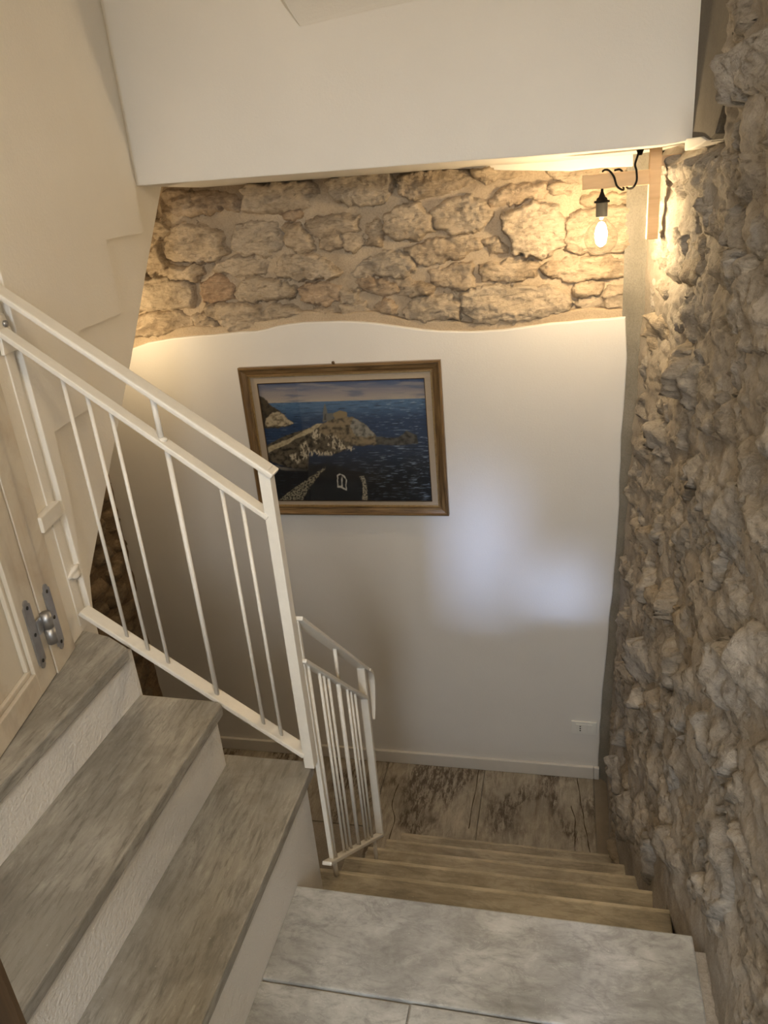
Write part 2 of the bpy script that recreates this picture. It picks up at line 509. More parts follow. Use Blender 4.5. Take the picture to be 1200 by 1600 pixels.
def xb(Y): return np.interp(Y, [-1.6, 0.3, 1.22, 1.5, 1.9, 2.35, 3.1], [0.30, 0.285, 0.280, 0.262, 0.250, 0.222, 0.226])
def xt(Y): return np.interp(Y, [-1.6, 0.3, 1.2, 2.0, 2.54, 2.93, 3.1], [0.36, 0.36, 0.365, 0.375, 0.35, 0.29, 0.28])
def xw(Y, z): return xb(Y) + (xt(Y)-xb(Y))*sstep(-2.4, 0.1, z)
def zstair(Y): return np.clip(ZS - 0.884*(Y-Y0+0.05), ZL, ZS)

# ------------------------------------------------------------------ back wall
STONES_BACK = [
[(-1.586,0.061),(-1.524,0.073),(-1.401,0.057),(-1.297,0.046),(-1.25,0.018),(-1.26,-0.01),(-1.346,-0.008),(-1.416,-0.023),(-1.493,-0.013),(-1.59,-0.001)],
[(-1.214,0.063),(-1.144,0.065),(-1.034,0.06),(-0.936,0.048),(-0.918,0.011),(-0.928,-0.029),(-1.001,-0.031),(-1.066,-0.034),(-1.16,-0.035),(-1.219,-0.022)],
[(-0.883,0.047),(-0.828,0.062),(-0.731,0.069),(-0.645,0.058),(-0.627,0.018),(-0.661,-0.026),(-0.724,-0.041),(-0.811,-0.03),(-0.854,-0.011)],
[(-1.639,-0.04),(-1.596,-0.03),(-1.58,-0.07),(-1.61,-0.094),(-1.649,-0.087)],
[(-1.604,-0.138),(-1.565,-0.071),(-1.51,-0.05),(-1.415,-0.065),(-1.353,-0.104),(-1.34,-0.165),(-1.379,-0.188),(-1.451,-0.201),(-1.559,-0.189),(-1.607,-0.173)],
[(-1.302,-0.116),(-1.271,-0.076),(-1.203,-0.069),(-1.119,-0.079),(-1.088,-0.123),(-1.094,-0.165),(-1.165,-0.194),(-1.232,-0.189),(-1.301,-0.168)],
[(-1.086,-0.041),(-1.007,-0.043),(-1.011,-0.071),(-1.079,-0.062)],
[(-1.074,-0.091),(-1.018,-0.091),(-0.987,-0.131),(-0.965,-0.182),(-1.032,-0.194),(-1.071,-0.166)],
[(-0.98,-0.081),(-0.887,-0.064),(-0.781,-0.084),(-0.781,-0.121),(-0.858,-0.132),(-0.932,-0.139),(-0.976,-0.123)],
[(-0.933,-0.143),(-0.859,-0.14),(-0.846,-0.182),(-0.902,-0.195),(-0.938,-0.184)],
[(-0.841,-0.141),(-0.778,-0.138),(-0.764,-0.18),(-0.811,-0.201),(-0.846,-0.182)],
[(-0.74,-0.116),(-0.703,-0.103),(-0.681,-0.153),(-0.702,-0.192),(-0.746,-0.181)],
[(-1.695,-0.176),(-1.638,-0.127),(-1.621,-0.19),(-1.607,-0.222),(-1.484,-0.217),(-1.449,-0.245),(-1.494,-0.269),(-1.595,-0.263),(-1.704,-0.238)],
[(-1.405,-0.222),(-1.331,-0.2),(-1.225,-0.207),(-1.17,-0.224),(-1.195,-0.261),(-1.293,-0.264),(-1.39,-0.249)],
[(-1.146,-0.256),(-1.1,-0.207),(-1.014,-0.196),(-0.942,-0.218),(-0.866,-0.282),(-0.951,-0.294),(-1.046,-0.297),(-1.13,-0.279)],
[(-0.821,-0.293),(-0.77,-0.246),(-0.678,-0.219),(-0.59,-0.233),(-0.558,-0.276),(-0.596,-0.307),(-0.685,-0.302),(-0.776,-0.305)],
[(-1.749,-0.254),(-1.644,-0.251),(-1.526,-0.276),(-1.505,-0.323),(-1.536,-0.376),(-1.641,-0.38),(-1.79,-0.381),(-1.782,-0.326)],
[(-1.468,-0.289),(-1.391,-0.258),(-1.339,-0.297),(-1.343,-0.35),(-1.411,-0.365),(-1.471,-0.357)],
[(-1.335,-0.333),(-1.277,-0.283),(-1.199,-0.287),(-1.106,-0.311),(-1.067,-0.339),(-1.085,-0.365),(-1.192,-0.368),(-1.311,-0.366)],
[(-1.051,-0.331),(-0.964,-0.319),(-0.887,-0.341),(-0.887,-0.385),(-0.945,-0.399),(-1.038,-0.376)],
[(-0.874,-0.355),(-0.804,-0.355),(-0.814,-0.402),(-0.874,-0.399)],
[(-0.815,-0.324),(-0.749,-0.308),(-0.669,-0.328),(-0.645,-0.364),(-0.719,-0.377),(-0.772,-0.352)],
[(-1.831,-0.417),(-1.729,-0.394),(-1.592,-0.396),(-1.547,-0.432),(-1.544,-0.469),(-1.663,-0.483),(-1.813,-0.481),(-1.853,-0.464)],
[(-1.54,-0.423),(-1.49,-0.402),(-1.426,-0.447),(-1.441,-0.474),(-1.525,-0.475)],
[(-1.47,-0.38),(-1.363,-0.376),(-1.235,-0.392),(-1.223,-0.439),(-1.258,-0.474),(-1.37,-0.478),(-1.419,-0.438),(-1.47,-0.408)],
[(-1.22,-0.421),(-1.166,-0.392),(-1.1,-0.404),(-1.055,-0.429),(-1.116,-0.453),(-1.188,-0.468),(-1.221,-0.457)],
[(-1.0,-0.414),(-0.909,-0.415),(-0.903,-0.442),(-0.998,-0.437)],
[(-0.881,-0.416),(-0.778,-0.413),(-0.767,-0.449),(-0.874,-0.443)],
[(-0.75,-0.419),(-0.694,-0.404),(-0.654,-0.424),(-0.652,-0.45),(-0.744,-0.454)],
[(-1.864,-0.247),(-1.778,-0.243),(-1.785,-0.316),(-1.811,-0.38),(-1.907,-0.375)],
[(-1.968,-0.401),(-1.858,-0.397),(-1.858,-0.464),(-1.986,-0.468)],
[(-1.792,-0.125),(-1.698,-0.123),(-1.717,-0.229),(-1.807,-0.232)],
[(-1.709,0.051),(-1.618,0.052),(-1.626,-0.007),(-1.669,-0.107),(-1.767,-0.109)],
[(-0.668,-0.081),(-0.618,-0.057),(-0.541,-0.06),(-0.496,-0.102),(-0.495,-0.15),(-0.549,-0.178),(-0.627,-0.173),(-0.669,-0.145)],
[(-0.611,0.032),(-0.55,0.057),(-0.441,0.055),(-0.351,0.047),(-0.336,0.008),(-0.386,-0.014),(-0.479,-0.026),(-0.565,-0.034),(-0.605,-0.007)],
[(-0.338,0.046),(-0.261,0.054),(-0.149,0.051),(-0.059,0.043),(-0.075,0.015),(-0.166,0.016),(-0.262,0.006),(-0.319,0.018)],
[(-0.273,-0.066),(-0.231,-0.031),(-0.134,-0.017),(-0.071,-0.029),(-0.067,-0.06),(-0.151,-0.068),(-0.216,-0.078),(-0.265,-0.078)],
[(-0.051,0.039),(0.068,0.035),(0.213,0.012),(0.207,-0.031),(0.116,-0.038),(0.007,-0.021),(-0.051,0.006)],
[(-0.063,-0.034),(-0.024,-0.025),(0.054,-0.044),(0.047,-0.062),(-0.039,-0.058)],
[(-0.491,-0.087),(-0.438,-0.052),(-0.338,-0.045),(-0.281,-0.08),(-0.275,-0.127),(-0.317,-0.155),(-0.419,-0.164),(-0.469,-0.144)],
[(-0.229,-0.123),(-0.2,-0.11),(-0.119,-0.086),(-0.031,-0.108),(0.001,-0.171),(-0.015,-0.24),(-0.088,-0.275),(-0.178,-0.253),(-0.202,-0.203)],
[(0.012,-0.157),(0.04,-0.128),(0.118,-0.12),(0.225,-0.121),(0.231,-0.265),(0.137,-0.274),(0.034,-0.267),(-0.003,-0.233)],
[(-0.587,-0.217),(-0.506,-0.19),(-0.394,-0.182),(-0.31,-0.196),(-0.311,-0.227),(-0.398,-0.254),(-0.494,-0.268),(-0.564,-0.264)],
[(-0.306,-0.204),(-0.244,-0.2),(-0.211,-0.234),(-0.27,-0.246)],
[(-0.684,-0.218),(-0.614,-0.231),(-0.583,-0.283),(-0.63,-0.314),(-0.692,-0.301)],
[(-0.513,-0.304),(-0.443,-0.288),(-0.348,-0.282),(-0.342,-0.365),(-0.403,-0.374),(-0.49,-0.356)],
[(-0.312,-0.3),(-0.271,-0.287),(-0.171,-0.285),(-0.096,-0.306),(-0.105,-0.338),(-0.189,-0.353),(-0.298,-0.338)],
[(-0.092,-0.314),(-0.039,-0.298),(0.074,-0.289),(0.224,-0.303),(0.23,-0.359),(0.123,-0.364),(-0.006,-0.36),(-0.072,-0.34)],
[(-0.693,-0.318),(-0.586,-0.325),(-0.503,-0.355),(-0.519,-0.387),(-0.608,-0.379),(-0.697,-0.369)],
[(-0.699,-0.387),(-0.656,-0.424),(-0.669,-0.467),(-0.705,-0.456)],
[(-0.621,-0.443),(-0.564,-0.394),(-0.431,-0.393),(-0.398,-0.438),(-0.408,-0.48),(-0.507,-0.488),(-0.606,-0.479)],
[(-0.391,-0.396),(-0.325,-0.374),(-0.206,-0.373),(-0.039,-0.391),(0.036,-0.445),(-0.005,-0.476),(-0.106,-0.496),(-0.209,-0.508),(-0.33,-0.501),(-0.39,-0.455)],
[(0.039,-0.379),(0.14,-0.377),(0.125,-0.417),(0.076,-0.426),(0.035,-0.42)],
[(0.145,-0.426),(0.164,-0.395),(0.228,-0.391),(0.227,-0.471),(0.167,-0.472)],
[(0.052,-0.431),(0.125,-0.433),(0.146,-0.471),(0.077,-0.476),(0.046,-0.462)],
[(0.062,-0.078),(0.116,-0.071),(0.216,-0.087),(0.221,-0.113),(0.117,-0.114),(0.055,-0.1)]]
def surf_back(U, V, h): return np.stack([U, 3.052-h, V], -1)
U, V = np.meshgrid(np.arange(-2.12, 0.34, 0.009), np.arange(-0.62, 0.12, 0.009), indexing='ij')
hh = 0.012*fbm(U*7, V*7, 4) + 0.003*fbm(U*50, V*50, 2)
wall_back = grid_obj('wall_back', U, V, surf_back(U, V, hh), M['mortar_back'])
structure(wall_back, 'back wall with exposed rubble stone above white plaster', 'wall')
for poly in STONES_BACK:
    a = np.array(poly); sz = (a.max(0)-a.min(0))
    stone_piece(poly, surf_back, 0.0055, 0.016+0.03*min(1, sz.min()/0.14)*RNG.uniform(0.4, 1.5), M['stone_back'], wall_back,
                edge=0.009, tilt=0.016, grow=0.009, rough=1.7, ragged=0.016)
box('backing', (-2.2, 3.06, -2.95), (0.5, 3.12, 1.5), M['mortar_back'], wall_back)
top = [(-2.1, -0.545), (-1.851, -0.539), (-1.75, -0.512), (-1.64, -0.499), (-1.537, -0.494), (-1.43, -0.492), (-1.317, -0.486), (-1.25, -0.487), (-1.202, -0.481), (-1.15, -0.47), (-1.102, -0.465),
       (-1.03, -0.461), (-0.964, -0.462), (-0.88, -0.464), (-0.804, -0.470), (-0.735, -0.479), (-0.674, -0.490), (-0.61, -0.502), (-0.546, -0.513), (-0.48, -0.522), (-0.42, -0.526),
       (-0.36, -0.53), (-0.295, -0.530), (-0.23, -0.529), (-0.173, -0.524), (-0.11, -0.519), (-0.052, -0.513), (0.02, -0.512), (0.088, -0.507), (0.16, -0.507), (0.221, -0.503)]
right = [(0.232, -0.658), (0.230, -0.75), (0.227, -0.858), (0.221, -0.97), (0.223, -1.069), (0.221, -1.16), (0.224, -1.264), (0.218, -1.468), (0.213, -1.58), (0.209, -1.684), (0.200, -1.80),
         (0.197, -1.911), (0.188, -2.081), (0.181, -2.19), (0.179, -2.295), (0.174, -2.40), (0.175, -2.480), (0.172, -2.56), (0.173, -2.693)]
bm = bmesh.new()
a, b_ = prism_bm(bm, [(-2.1, -2.75)] + top + right[:-1] + [(0.173, -2.75)], lambda u, v: (u, YB, v), lambda u, v: (u, YB+0.055, v))
bmesh.ops.recalc_face_normals(bm, faces=bm.faces)
fe = [e for e in bm.edges if all(abs(v.co.y-YB) < 1e-5 for v in e.verts)]
bmesh.ops.bevel(bm, geom=fe, offset=0.006, segments=3, profile=0.5, affect='EDGES')
bm_obj('plaster', bm, M['plaster_back'], wall_back, label='smooth white plaster with a wavy top edge')
prism('plaster_strip', [(-0.62, 0.075), (0.23, 0.06), (0.23, 0.006), (0.12, 0.012), (0.02, 0.010), (-0.1, 0.022), (-0.22, 0.034), (-0.36, 0.052), (-0.5, 0.062)],
      lambda u, v: (u, 3.0, v), lambda u, v: (u, 3.06, v), M['plaster'], wall_back, 0.004)
# band of rough mortar right above the plaster edge
band = [(x, z) for x, z in top]
prism('mortar_band', [(x, z-0.03) for x, z in band] + [(x, z+0.035+0.008*math.sin(x*23)) for x, z in band[::-1]],
      lambda u, v: (u, 3.018, v), lambda u, v: (u, 3.06, v), M['mortar_back'], wall_back, 0.012, 3)
# cement fillet in the corner
zl = np.array([0.06, -0.08, -0.29, -0.47, -0.66, -0.86, -1.07, -1.29, -1.53, -1.75, -2.01, -2.255, -2.475, -2.75])
xr = np.array([0.272, 0.274, 0.280, 0.277, 0.278, 0.275, 0.271, 0.268, 0.269, 0.259, 0.241, 0.229, 0.227, 0.224])
zz = np.linspace(0.06, -2.75, 160)
xr_i = np.interp(-zz, -zl, xr)
tz = np.array([p[1] for p in top[-1:]+right]); tx = np.array([p[0] for p in top[-1:]+right])
xl_i = np.interp(-zz, -tz, tx)-0.012
k = np.linspace(0, 1, 9)
Uc, Vc = np.meshgrid(k, zz, indexing='ij')
Xc = xl_i[None]*(1-Uc) + (xr_i[None]*0.985+0.012)*Uc + 0.006*fbm(Uc*2, Vc*6, 3)*Uc
Yc = 3.012 - 0.075*Uc**1.3 + 0.004*fbm(Uc*3+9, Vc*9, 3)
grid_obj('cement_strip', Uc, Vc, np.stack([Xc, Yc, Vc], -1)[::-1], M['cement'], wall_back, label='grey cement strip in the corner')

# ------------------------------------------------------------------ right wall
def surf_right(U, V, h): return np.stack([xw(U, V)-h, U, V], -1)
U, V = np.meshgrid(np.arange(0.0, 2.96, 0.009), np.arange(-2.76, 1.36, 0.009), indexing='ij')
near = sstep(0.05, 0.28, V-zstair(U))
hh = (0.026*fbm(U*5, V*7, 4) + 0.008*ridged(U*11, V*26, 3) + 0.006*fbm(U*45, V*60, 3, 0.6))*(0.4+0.6*near)*(1-0.6*sstep(2.6, 2.9, U)) + 0.012*(1-near)
hh -= 0.045*sstep(-0.01, 0.06, V)*sstep(2.10, 2.20, U)
wall_right = grid_obj('wall_right', U, V, surf_right(U, V, hh), M['mortar_right'])
structure(wall_right, 'rough rubble stone wall along the right of the stairs', 'wall')
box('backing', (0.44, -2.06, -2.95), (0.5, 3.06, 1.5), M['mortar_right'], wall_right)
box('near_plaster', (0.34, -2.0, -1.6), (0.46, 0.02, 1.5), M['plaster'], wall_right)
z = -2.72
stones_r = []
while z < 1.0:
    ch = random.uniform(0.075, 0.15)
    y = 0.30 + random.uniform(0, 0.1)
    while y < 2.80:
        ln = min(random.uniform(0.11, 0.36), 2.875-y)
        if ln < 0.06: break
        cz = z+ch/2
        cy = y+ln/2
        gap = random.uniform(0.003, 0.012)
        n = random.choice((7, 8, 9, 10)); poly = []
        ph = random.uniform(0, 6.28)
        for i in range(n):
            t = ph + 2*math.pi*(i+random.uniform(-0.25, 0.25))/n
            c, s = math.cos(t), math.sin(t)
            e = random.uniform(0.45, 0.75)
            px = math.copysign(abs(c)**e, c)*(ln/2-gap); pz = math.copysign(abs(s)**e, s)*(ch/2-gap)*random.uniform(0.85, 1.18)
            poly.append((cy+px, cz+pz + 0.05*(px)*math.sin(z*9)))
        ok = cz-ch/2 > float(zstair(np.array(cy)))+0.05+0.05*random.random()
        if cz+ch/2 > 0.03 and y+ln > 2.08: ok = False
        if ok and not (cy < 0.45 and random.random() < 0.2):
            stones_r.append((poly, ch, ln))
        y += ln
    z += ch
for poly, ch, ln in stones_r:
    H = 0.006 + 0.032*RNG.random()**1.5*min(1, ch/0.12)
    ym = max(q[0] for q in poly)
    H *= float(np.interp(ym, [2.3, 2.86], [1.0, 0.25]))
    stone_piece(poly, surf_right, 0.0075, H, M['stone_right'], wall_right, rough=1.6, edge=0.014, tilt=0.022, grow=0.010, ragged=0.026)
# smooth grey render beside the header, with a lip underneath
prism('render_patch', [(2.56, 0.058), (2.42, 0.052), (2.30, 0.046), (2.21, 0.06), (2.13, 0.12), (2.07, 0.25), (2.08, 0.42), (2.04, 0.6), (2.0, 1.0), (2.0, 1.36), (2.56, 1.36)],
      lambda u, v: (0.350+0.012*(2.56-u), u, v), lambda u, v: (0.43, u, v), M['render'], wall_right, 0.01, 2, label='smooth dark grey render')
prism('plaster_lip', [(2.56, 0.034), (2.44, 0.036), (2.33, 0.043), (2.27, 0.050), (2.35, 0.062), (2.56, 0.066)],
      lambda u, v: (0.333+0.05*(2.56-u), u, v), lambda u, v: (0.43, u, v), M['plaster'], wall_right, 0.004)

# ------------------------------------------------------------------ header wall over the stairwell
hb = [(-1.41, 0.088), (-1.2, 0.084), (-0.98, 0.079), (-0.75, 0.074), (-0.55, 0.070), (-0.3, 0.065), (-0.1, 0.059), (0.1, 0.056), (0.28, 0.055), (0.36, 0.062)]
wall_upper = prism('wall_upper', hb + [(0.372, 0.2), (0.395, 0.42), (0.40, 0.53), (0.05, 0.515), (-0.3, 0.503), (-0.55, 0.490), (-0.72, 0.478), (-0.775, 0.475), (-0.815, 0.53), (-0.87, 0.62), (-0.90, 0.75), (-0.90, 1.36), (-1.41, 1.36)],
                   lambda u, v: (u, 2.543, v), lambda u, v: (u, 3.06, v-0.012 if v < 0.1 else v), M['plaster'], None, 0.004)
structure(wall_upper, 'white plastered header wall hanging over the stairwell', 'wall')
mesh_obj('upper_slope', [(-0.92, 2.550, 0.465), (0.42, 2.546, 0.49), (0.42, 2.60, 0.62), (-0.92, 2.615, 0.58), (0.42, 2.62, 1.36), (-0.92, 2.62, 1.36)], [(0, 1, 2, 3), (3, 2, 4, 5)], M['plaster'], wall_upper)

# ------------------------------------------------------------------ left wall, the side of the flight above
wp = [(-0.003, -1.75), (0.150, -1.75), (0.155, -0.93), (0.163, -0.905), (0.175, -0.87), (0.190, -0.834), (0.50, -0.628), (0.843, -0.411), (1.20, -0.163), (1.5376, 0.063), (1.75, 0.205), (1.75, 1.36), (-3.5, 1.36), (-3.5, -1.6), (-0.92, -1.6), (-0.92, 0.98), (-0.003, 0.98)]
wall_left = prism('wall_left', wp, lambda u, v: W(u, v, 0), lambda u, v: W(u, v, -0.55), M['plaster'], None, 0.0)
structure(wall_left, 'white plastered side of the upper flight with a slanting lower edge', 'wall')
prism('plaster_layer', [(1.185, 1.3), (1.183, -0.055), (1.16, -0.061), (0.99, -0.058), (0.80, -0.061), (0.797, -0.17), (0.794, -0.268), (0.62, -0.266), (0.452, -0.262), (0.44, -0.36), (0.418, -0.455), (0.30, -0.452), (0.172, -0.450), (0.165, -0.60), (0.135, -0.76), (0.12, -0.90), (0.118, -0.92), (0.118, 1.3)],
      lambda u, v: W(u, v, 0.016), lambda u, v: W(u, v, -0.01), M['plaster'], wall_left, 0.003, 2, label='thicker plaster with a stepped lower edge')
prism('plaster_layer', [(-0.0, -0.925), (0.112, -0.925), (0.105, -0.80), (0.085, -0.77), (0.09, -0.66), (0.078, -0.45), (0.075, -0.21), (0.06, 0.9), (-0.0, 0.9)],
      lambda u, v: W(u, v, 0.004), lambda u, v: W(u, v, -0.01), M['plaster'], wall_left, 0.003)
bm = bmesh.new()
bmesh.ops.create_icosphere(bm, subdivisions=3, radius=0.024)
for v in bm.verts:
    f = 1 + 0.28*math.sin(v.co.x*190+1)*math.cos(v.co.z*160)
    v.co = W(0.10, -0.775, 0.004) + DIR*(v.co.y*1.3*f) + NRM*(v.co.x*0.7*f) + Vector((0, 0, v.co.z*0.75*f))
bm_obj('plaster_lump', bm, M['plaster'], wall_left, True)

# back part of the well on the left: dark bare stone
def surf_lb(U, V, h): return np.stack([-2.09+h, U, V], -1)
U, V = np.meshgrid(np.arange(0.0, 3.06, 0.02), np.arange(-4.3, 0.6, 0.02), indexing='ij')
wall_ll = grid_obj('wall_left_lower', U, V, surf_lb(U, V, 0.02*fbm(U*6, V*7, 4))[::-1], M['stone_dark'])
structure(wall_ll, 'bare brown stone at the left end of the stairwell', 'wall')
z = -2.6
while z < -0.3:
    ch = random.uniform(0.10, 0.17); y = 2.15
    while y < 2.95:
        ln = min(random.uniform(0.14, 0.32), 2.99-y)
        if ln < 0.07: break
        poly = []
        for i in range(8):
            t = 2*math.pi*(i+random.uniform(-0.2, 0.2))/8
            c, s = math.cos(t), math.sin(t)
            poly.append((y+ln/2+math.copysign(abs(c)**0.6, c)*(ln/2-0.008), z+ch/2+math.copysign(abs(s)**0.6, s)*(ch/2-0.008)))
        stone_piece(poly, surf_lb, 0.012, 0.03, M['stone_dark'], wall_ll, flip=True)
        y += ln
    z += ch

# ------------------------------------------------------------------ rest of the shell (behind and above the photographer)
ceiling = structure(box('ceiling', (-2.2, -2.1, 1.36), (0.5, 3.12, 1.44), M['plaster']), 'white ceiling above the stairs', 'ceiling')
def multi_box(bm, boxes):
    for lo, hi in boxes:
        x0, y0, z0 = lo; x1, y1, z1 = hi
        prism_bm(bm, [(x0, y0), (x1, y0), (x1, y1), (x0, y1)], lambda u, v: (u, v, z0), lambda u, v: (u, v, z1))
bk = bmesh.new()
multi_box(bk, (((-1.05, -0.36, -1.6), (-0.62, -0.26, 1.36)), ((-0.62, -0.36, 0.60), (0.46, -0.26, 1.36))))  # unseen doorway wall, added so its lintel cuts off the higher daylight
structure(bm_obj('wall_front_added', bk, M['plaster']), 'unseen white doorway wall added behind the photographer to cut the daylight', 'wall')
bk = bmesh.new()
multi_box(bk, (((-2.2, -2.06, -1.6), (-0.5, -2.0, 1.36)), ((0.40, -2.06, -1.6), (0.5, -2.0, 1.36)), ((-0.5, -2.06, 1.05), (0.40, -2.0, 1.36))))
structure(bm_obj('wall_room_back', bk, M['plaster']), 'far wall of the room behind the photographer around a glazed door', 'wall')
win = thing('window_1', (-0.05, -2.03, ZS), 'white glazed double door in the room behind the photographer', 'window')
win['kind'] = 'structure'
M['sky_pane'] = emit_mat('daylit_pane', (0.72, 0.84, 1.0), 1.2)
for x0, x1 in ((-0.5, -0.43), (-0.085, -0.015), (0.33, 0.40)):
    box('window_frame', (x0, -2.06, ZS), (x1, -2.0, 1.05), M['window_wood'], win, 0.004)
for z0, z1 in ((ZS, ZS+0.12), (0.16, 0.24), (0.97, 1.05)):
    for x0, x1 in ((-0.43, -0.085), (-0.015, 0.33)):
        box('window_frame', (x0, -2.06, z0), (x1, -2.0, z1), M['window_wood'], win, 0.004)
for z0, z1 in ((ZS+0.12, 0.16), (0.24, 0.97)):
    for x0, x1 in ((-0.43, -0.085), (-0.015, 0.33)):
        box('pane', (x0, -2.033, z0), (x1, -2.027, z1), M['sky_pane'], win)

# ------------------------------------------------------------------ lower landing
floor = box('floor', (-2.1, 2.30, ZL-0.16), (0.30, 3.06, ZL-0.008), M['mortar_right'])
structure(floor, 'stained marble floor of the lower landing', 'floor')
def slab(x0, x1, y0, y1, zt, mat, parent, th=0.03, name='marble_slab', bev=0.0025):
    return box(name, (x0, y0, zt-th), (x1, y1, zt), M[mat], parent, bev)
slab(0.152, 0.30, 2.30, 3.05, ZL, 'marble_edge', floor)
slab(-0.37, 0.149, 2.30, 3.05, ZL, 'marble_floor', floor)
slab(-0.86, -0.373, 2.30, 3.05, ZL, 'marble_floor', floor)
slab(-1.42, -0.863, 2.556, 3.05, ZL, 'marble_floor', floor)
slab(-2.09, -1.423, 2.556, 3.05, ZL, 'marble_floor', floor)
# cracks in the slabs
M['crack'] = plain_mat('crack_dirt', (0.05, 0.033, 0.02), 0.9)
for pts in (((0.075, 2.99), (0.085, 2.86), (0.098, 2.74), (0.112, 2.62), (0.128, 2.50), (0.135, 2.40)), ((0.045, 2.80), (0.062, 2.70), (0.058, 2.58), (0.070, 2.45)), ((-0.78, 2.84), (-0.79, 2.72), (-0.755, 2.60), (-0.76, 2.47)), ((-0.40, 3.0), (-0.405, 2.8), (-0.41, 2.6))):
    P = smooth_path([(x, y, ZL+0.0006) for x, y in pts], 5)
    vs, fs = [], []
    for i, p in enumerate(P):
        w = 0.0008+0.0015*abs(math.sin(i*2.3))
        vs += [(p.x-w+0.002*math.sin(i*5.1), p.y, p.z), (p.x+w+0.002*math.sin(i*5.1), p.y, p.z)]
        if i: fs.append((2*i-2, 2*i-1, 2*i+1, 2*i))
    mesh_obj('crack', vs, fs, M['crack'], floor)
bb = box('baseboard_back', (-2.08, YB-0.016, ZL), (0.150, YB, ZL+0.070), M['skirting'], None, 0.004)
structure(bb, 'white skirting board at the foot of the back wall', 'baseboard')
box('end_piece', (0.1515, YB-0.0165, ZL), (0.176, YB, ZL+0.0705), M['skirting'], bb, 0.004)

# ------------------------------------------------------------------ upper landing
fl2 = box('floor_upper', (-0.62, -2.06, ZS-0.20), (0.42, Y0-0.03, ZS-0.010), M['mortar_right'])
structure(fl2, 'grey marble floor the photographer stands on', 'floor')
slab(-0.612, 0.272, 0.988, Y0, ZS, 'marble_slab', fl2, 0.035, bev=0.004)
slab(-0.618, -0.294, 0.30, 0.983, ZS-0.003, 'marble_slab', fl2, 0.03)
slab(-0.290, 0.275, 0.30, 0.983, ZS-0.001, 'marble_slab', fl2, 0.03)
slab(-0.618, 0.30, -0.40, 0.296, ZS-0.002, 'marble_slab', fl2, 0.03)
slab(-0.618, 0.34, -2.0, -0.404, ZS-0.002, 'marble_slab', fl2, 0.03)

# ------------------------------------------------------------------ flight down to the landing
down = thing('stair_flight', (-0.2, 1.8, ZL), 'narrow flight of yellowed marble steps going down to the landing', 'stairs')
for k in range(1, 6):
    yk = Y0+GO*k; zk = ZS-RISE*k
    xr_ = float(xw(np.array(yk), np.array(zk)))+0.02
    xe = float(np.interp(k, [1, 2, 3, 4, 5], [0.254, 0.256, 0.241, 0.221, 0.207]))+0.01
    box('tread', (-0.655, yk-GO-0.03, zk-0.032), (xe, yk, zk), M['marble_low'], down, 0.004)
    box('nosing', (-0.656, yk-0.012, zk-0.0325), (xe+0.0005, yk+0.0015, zk+0.0008), M['marble_nose'], down, 0.004)  # paler marble strip along the front edge, sets the treads apart
    zb = zk-RISE if k < 5 else ZL
    box('riser', (-0.65, yk-GO-0.03, zb-0.0), (xe-0.002, yk-0.02, zk-0.032), M['riser'], down)
box('riser', (-0.62, Y0-0.06, ZS-RISE), (0.275, Y0-0.02, ZS-0.035), M['riser'], down)
# next flight, going down under the left one
under = thing('stair_flight', (-1.3, 2.0, ZL-1.2), 'dark flight going down behind the lower railing', 'stairs')
for k in range(1, 7):
    yk = 2.556-0.24*k; zk = ZL-0.19*k
    box('tread', (-2.07, yk, zk-0.03), (-0.71, yk+0.27, zk), M['marble_floor'], under, 0.003)
    box('riser', (-2.07, yk+0.235, zk), (-0.71, yk+0.265, zk+0.16), M['riser'], under)
structure(box('wall_inner', (-0.70, 1.2, -4.3), (-0.66, 2.33, ZL-0.17), M['riser']), 'inner wall under the descending steps', 'wall')
structure(box('floor_lower', (-2.1, 0.0, -4.32), (0.3, 3.0, -4.25), M['marble_floor']), 'floor at the foot of the lower flight', 'floor')
structure(box('wall_under', (-2.2, 0.20, -4.3), (0.3, 0.28, -1.72), M['riser']), 'wall under the upper landing', 'wall')

# ------------------------------------------------------------------ flight up to the door on the left
upf = thing('stair_flight', (-0.85, 0.9, ZS), 'three broad marble steps with white risers climbing to the wooden door', 'stairs')
ZA, ZB_, ZC = -1.267, -1.082, -0.925
def tread(poly, zt, th=0.030):
    o = prism('tread', poly, lambda u, v: (u, v, zt-th), lambda u, v: (u, v, zt), M['marble_up'], upf, 0.004)
    return o
tread([(-0.590, 0.36), (-0.590, 1.376), (-0.600, 1.384), (-0.840, 1.384), (-0.840, 0.36)], ZA)
tread([(-0.784, 0.36), (-0.784, 1.345), (-0.80, 1.356), (-1.03, 1.362), (-1.03, 0.36)], ZB_)
tread([(-0.985, 0.36), (-0.985, 1.328), (-1.06, 1.372), (-1.135, 1.392), (-1.20, 1.392), (-1.20, 0.36)], ZC)
box('riser', (-0.84, 0.36, -1.78), (-0.612, 1.372, ZA-0.030), M['riser'], upf, 0.006)
box('riser', (-1.04, 0.36, -1.70), (-0.806, 1.350, ZB_-0.030), M['riser'], upf, 0.006)
box('riser', (-1.22, 0.36, -1.60), (-1.006, 1.372, ZC-0.030), M['riser'], upf, 0.006)

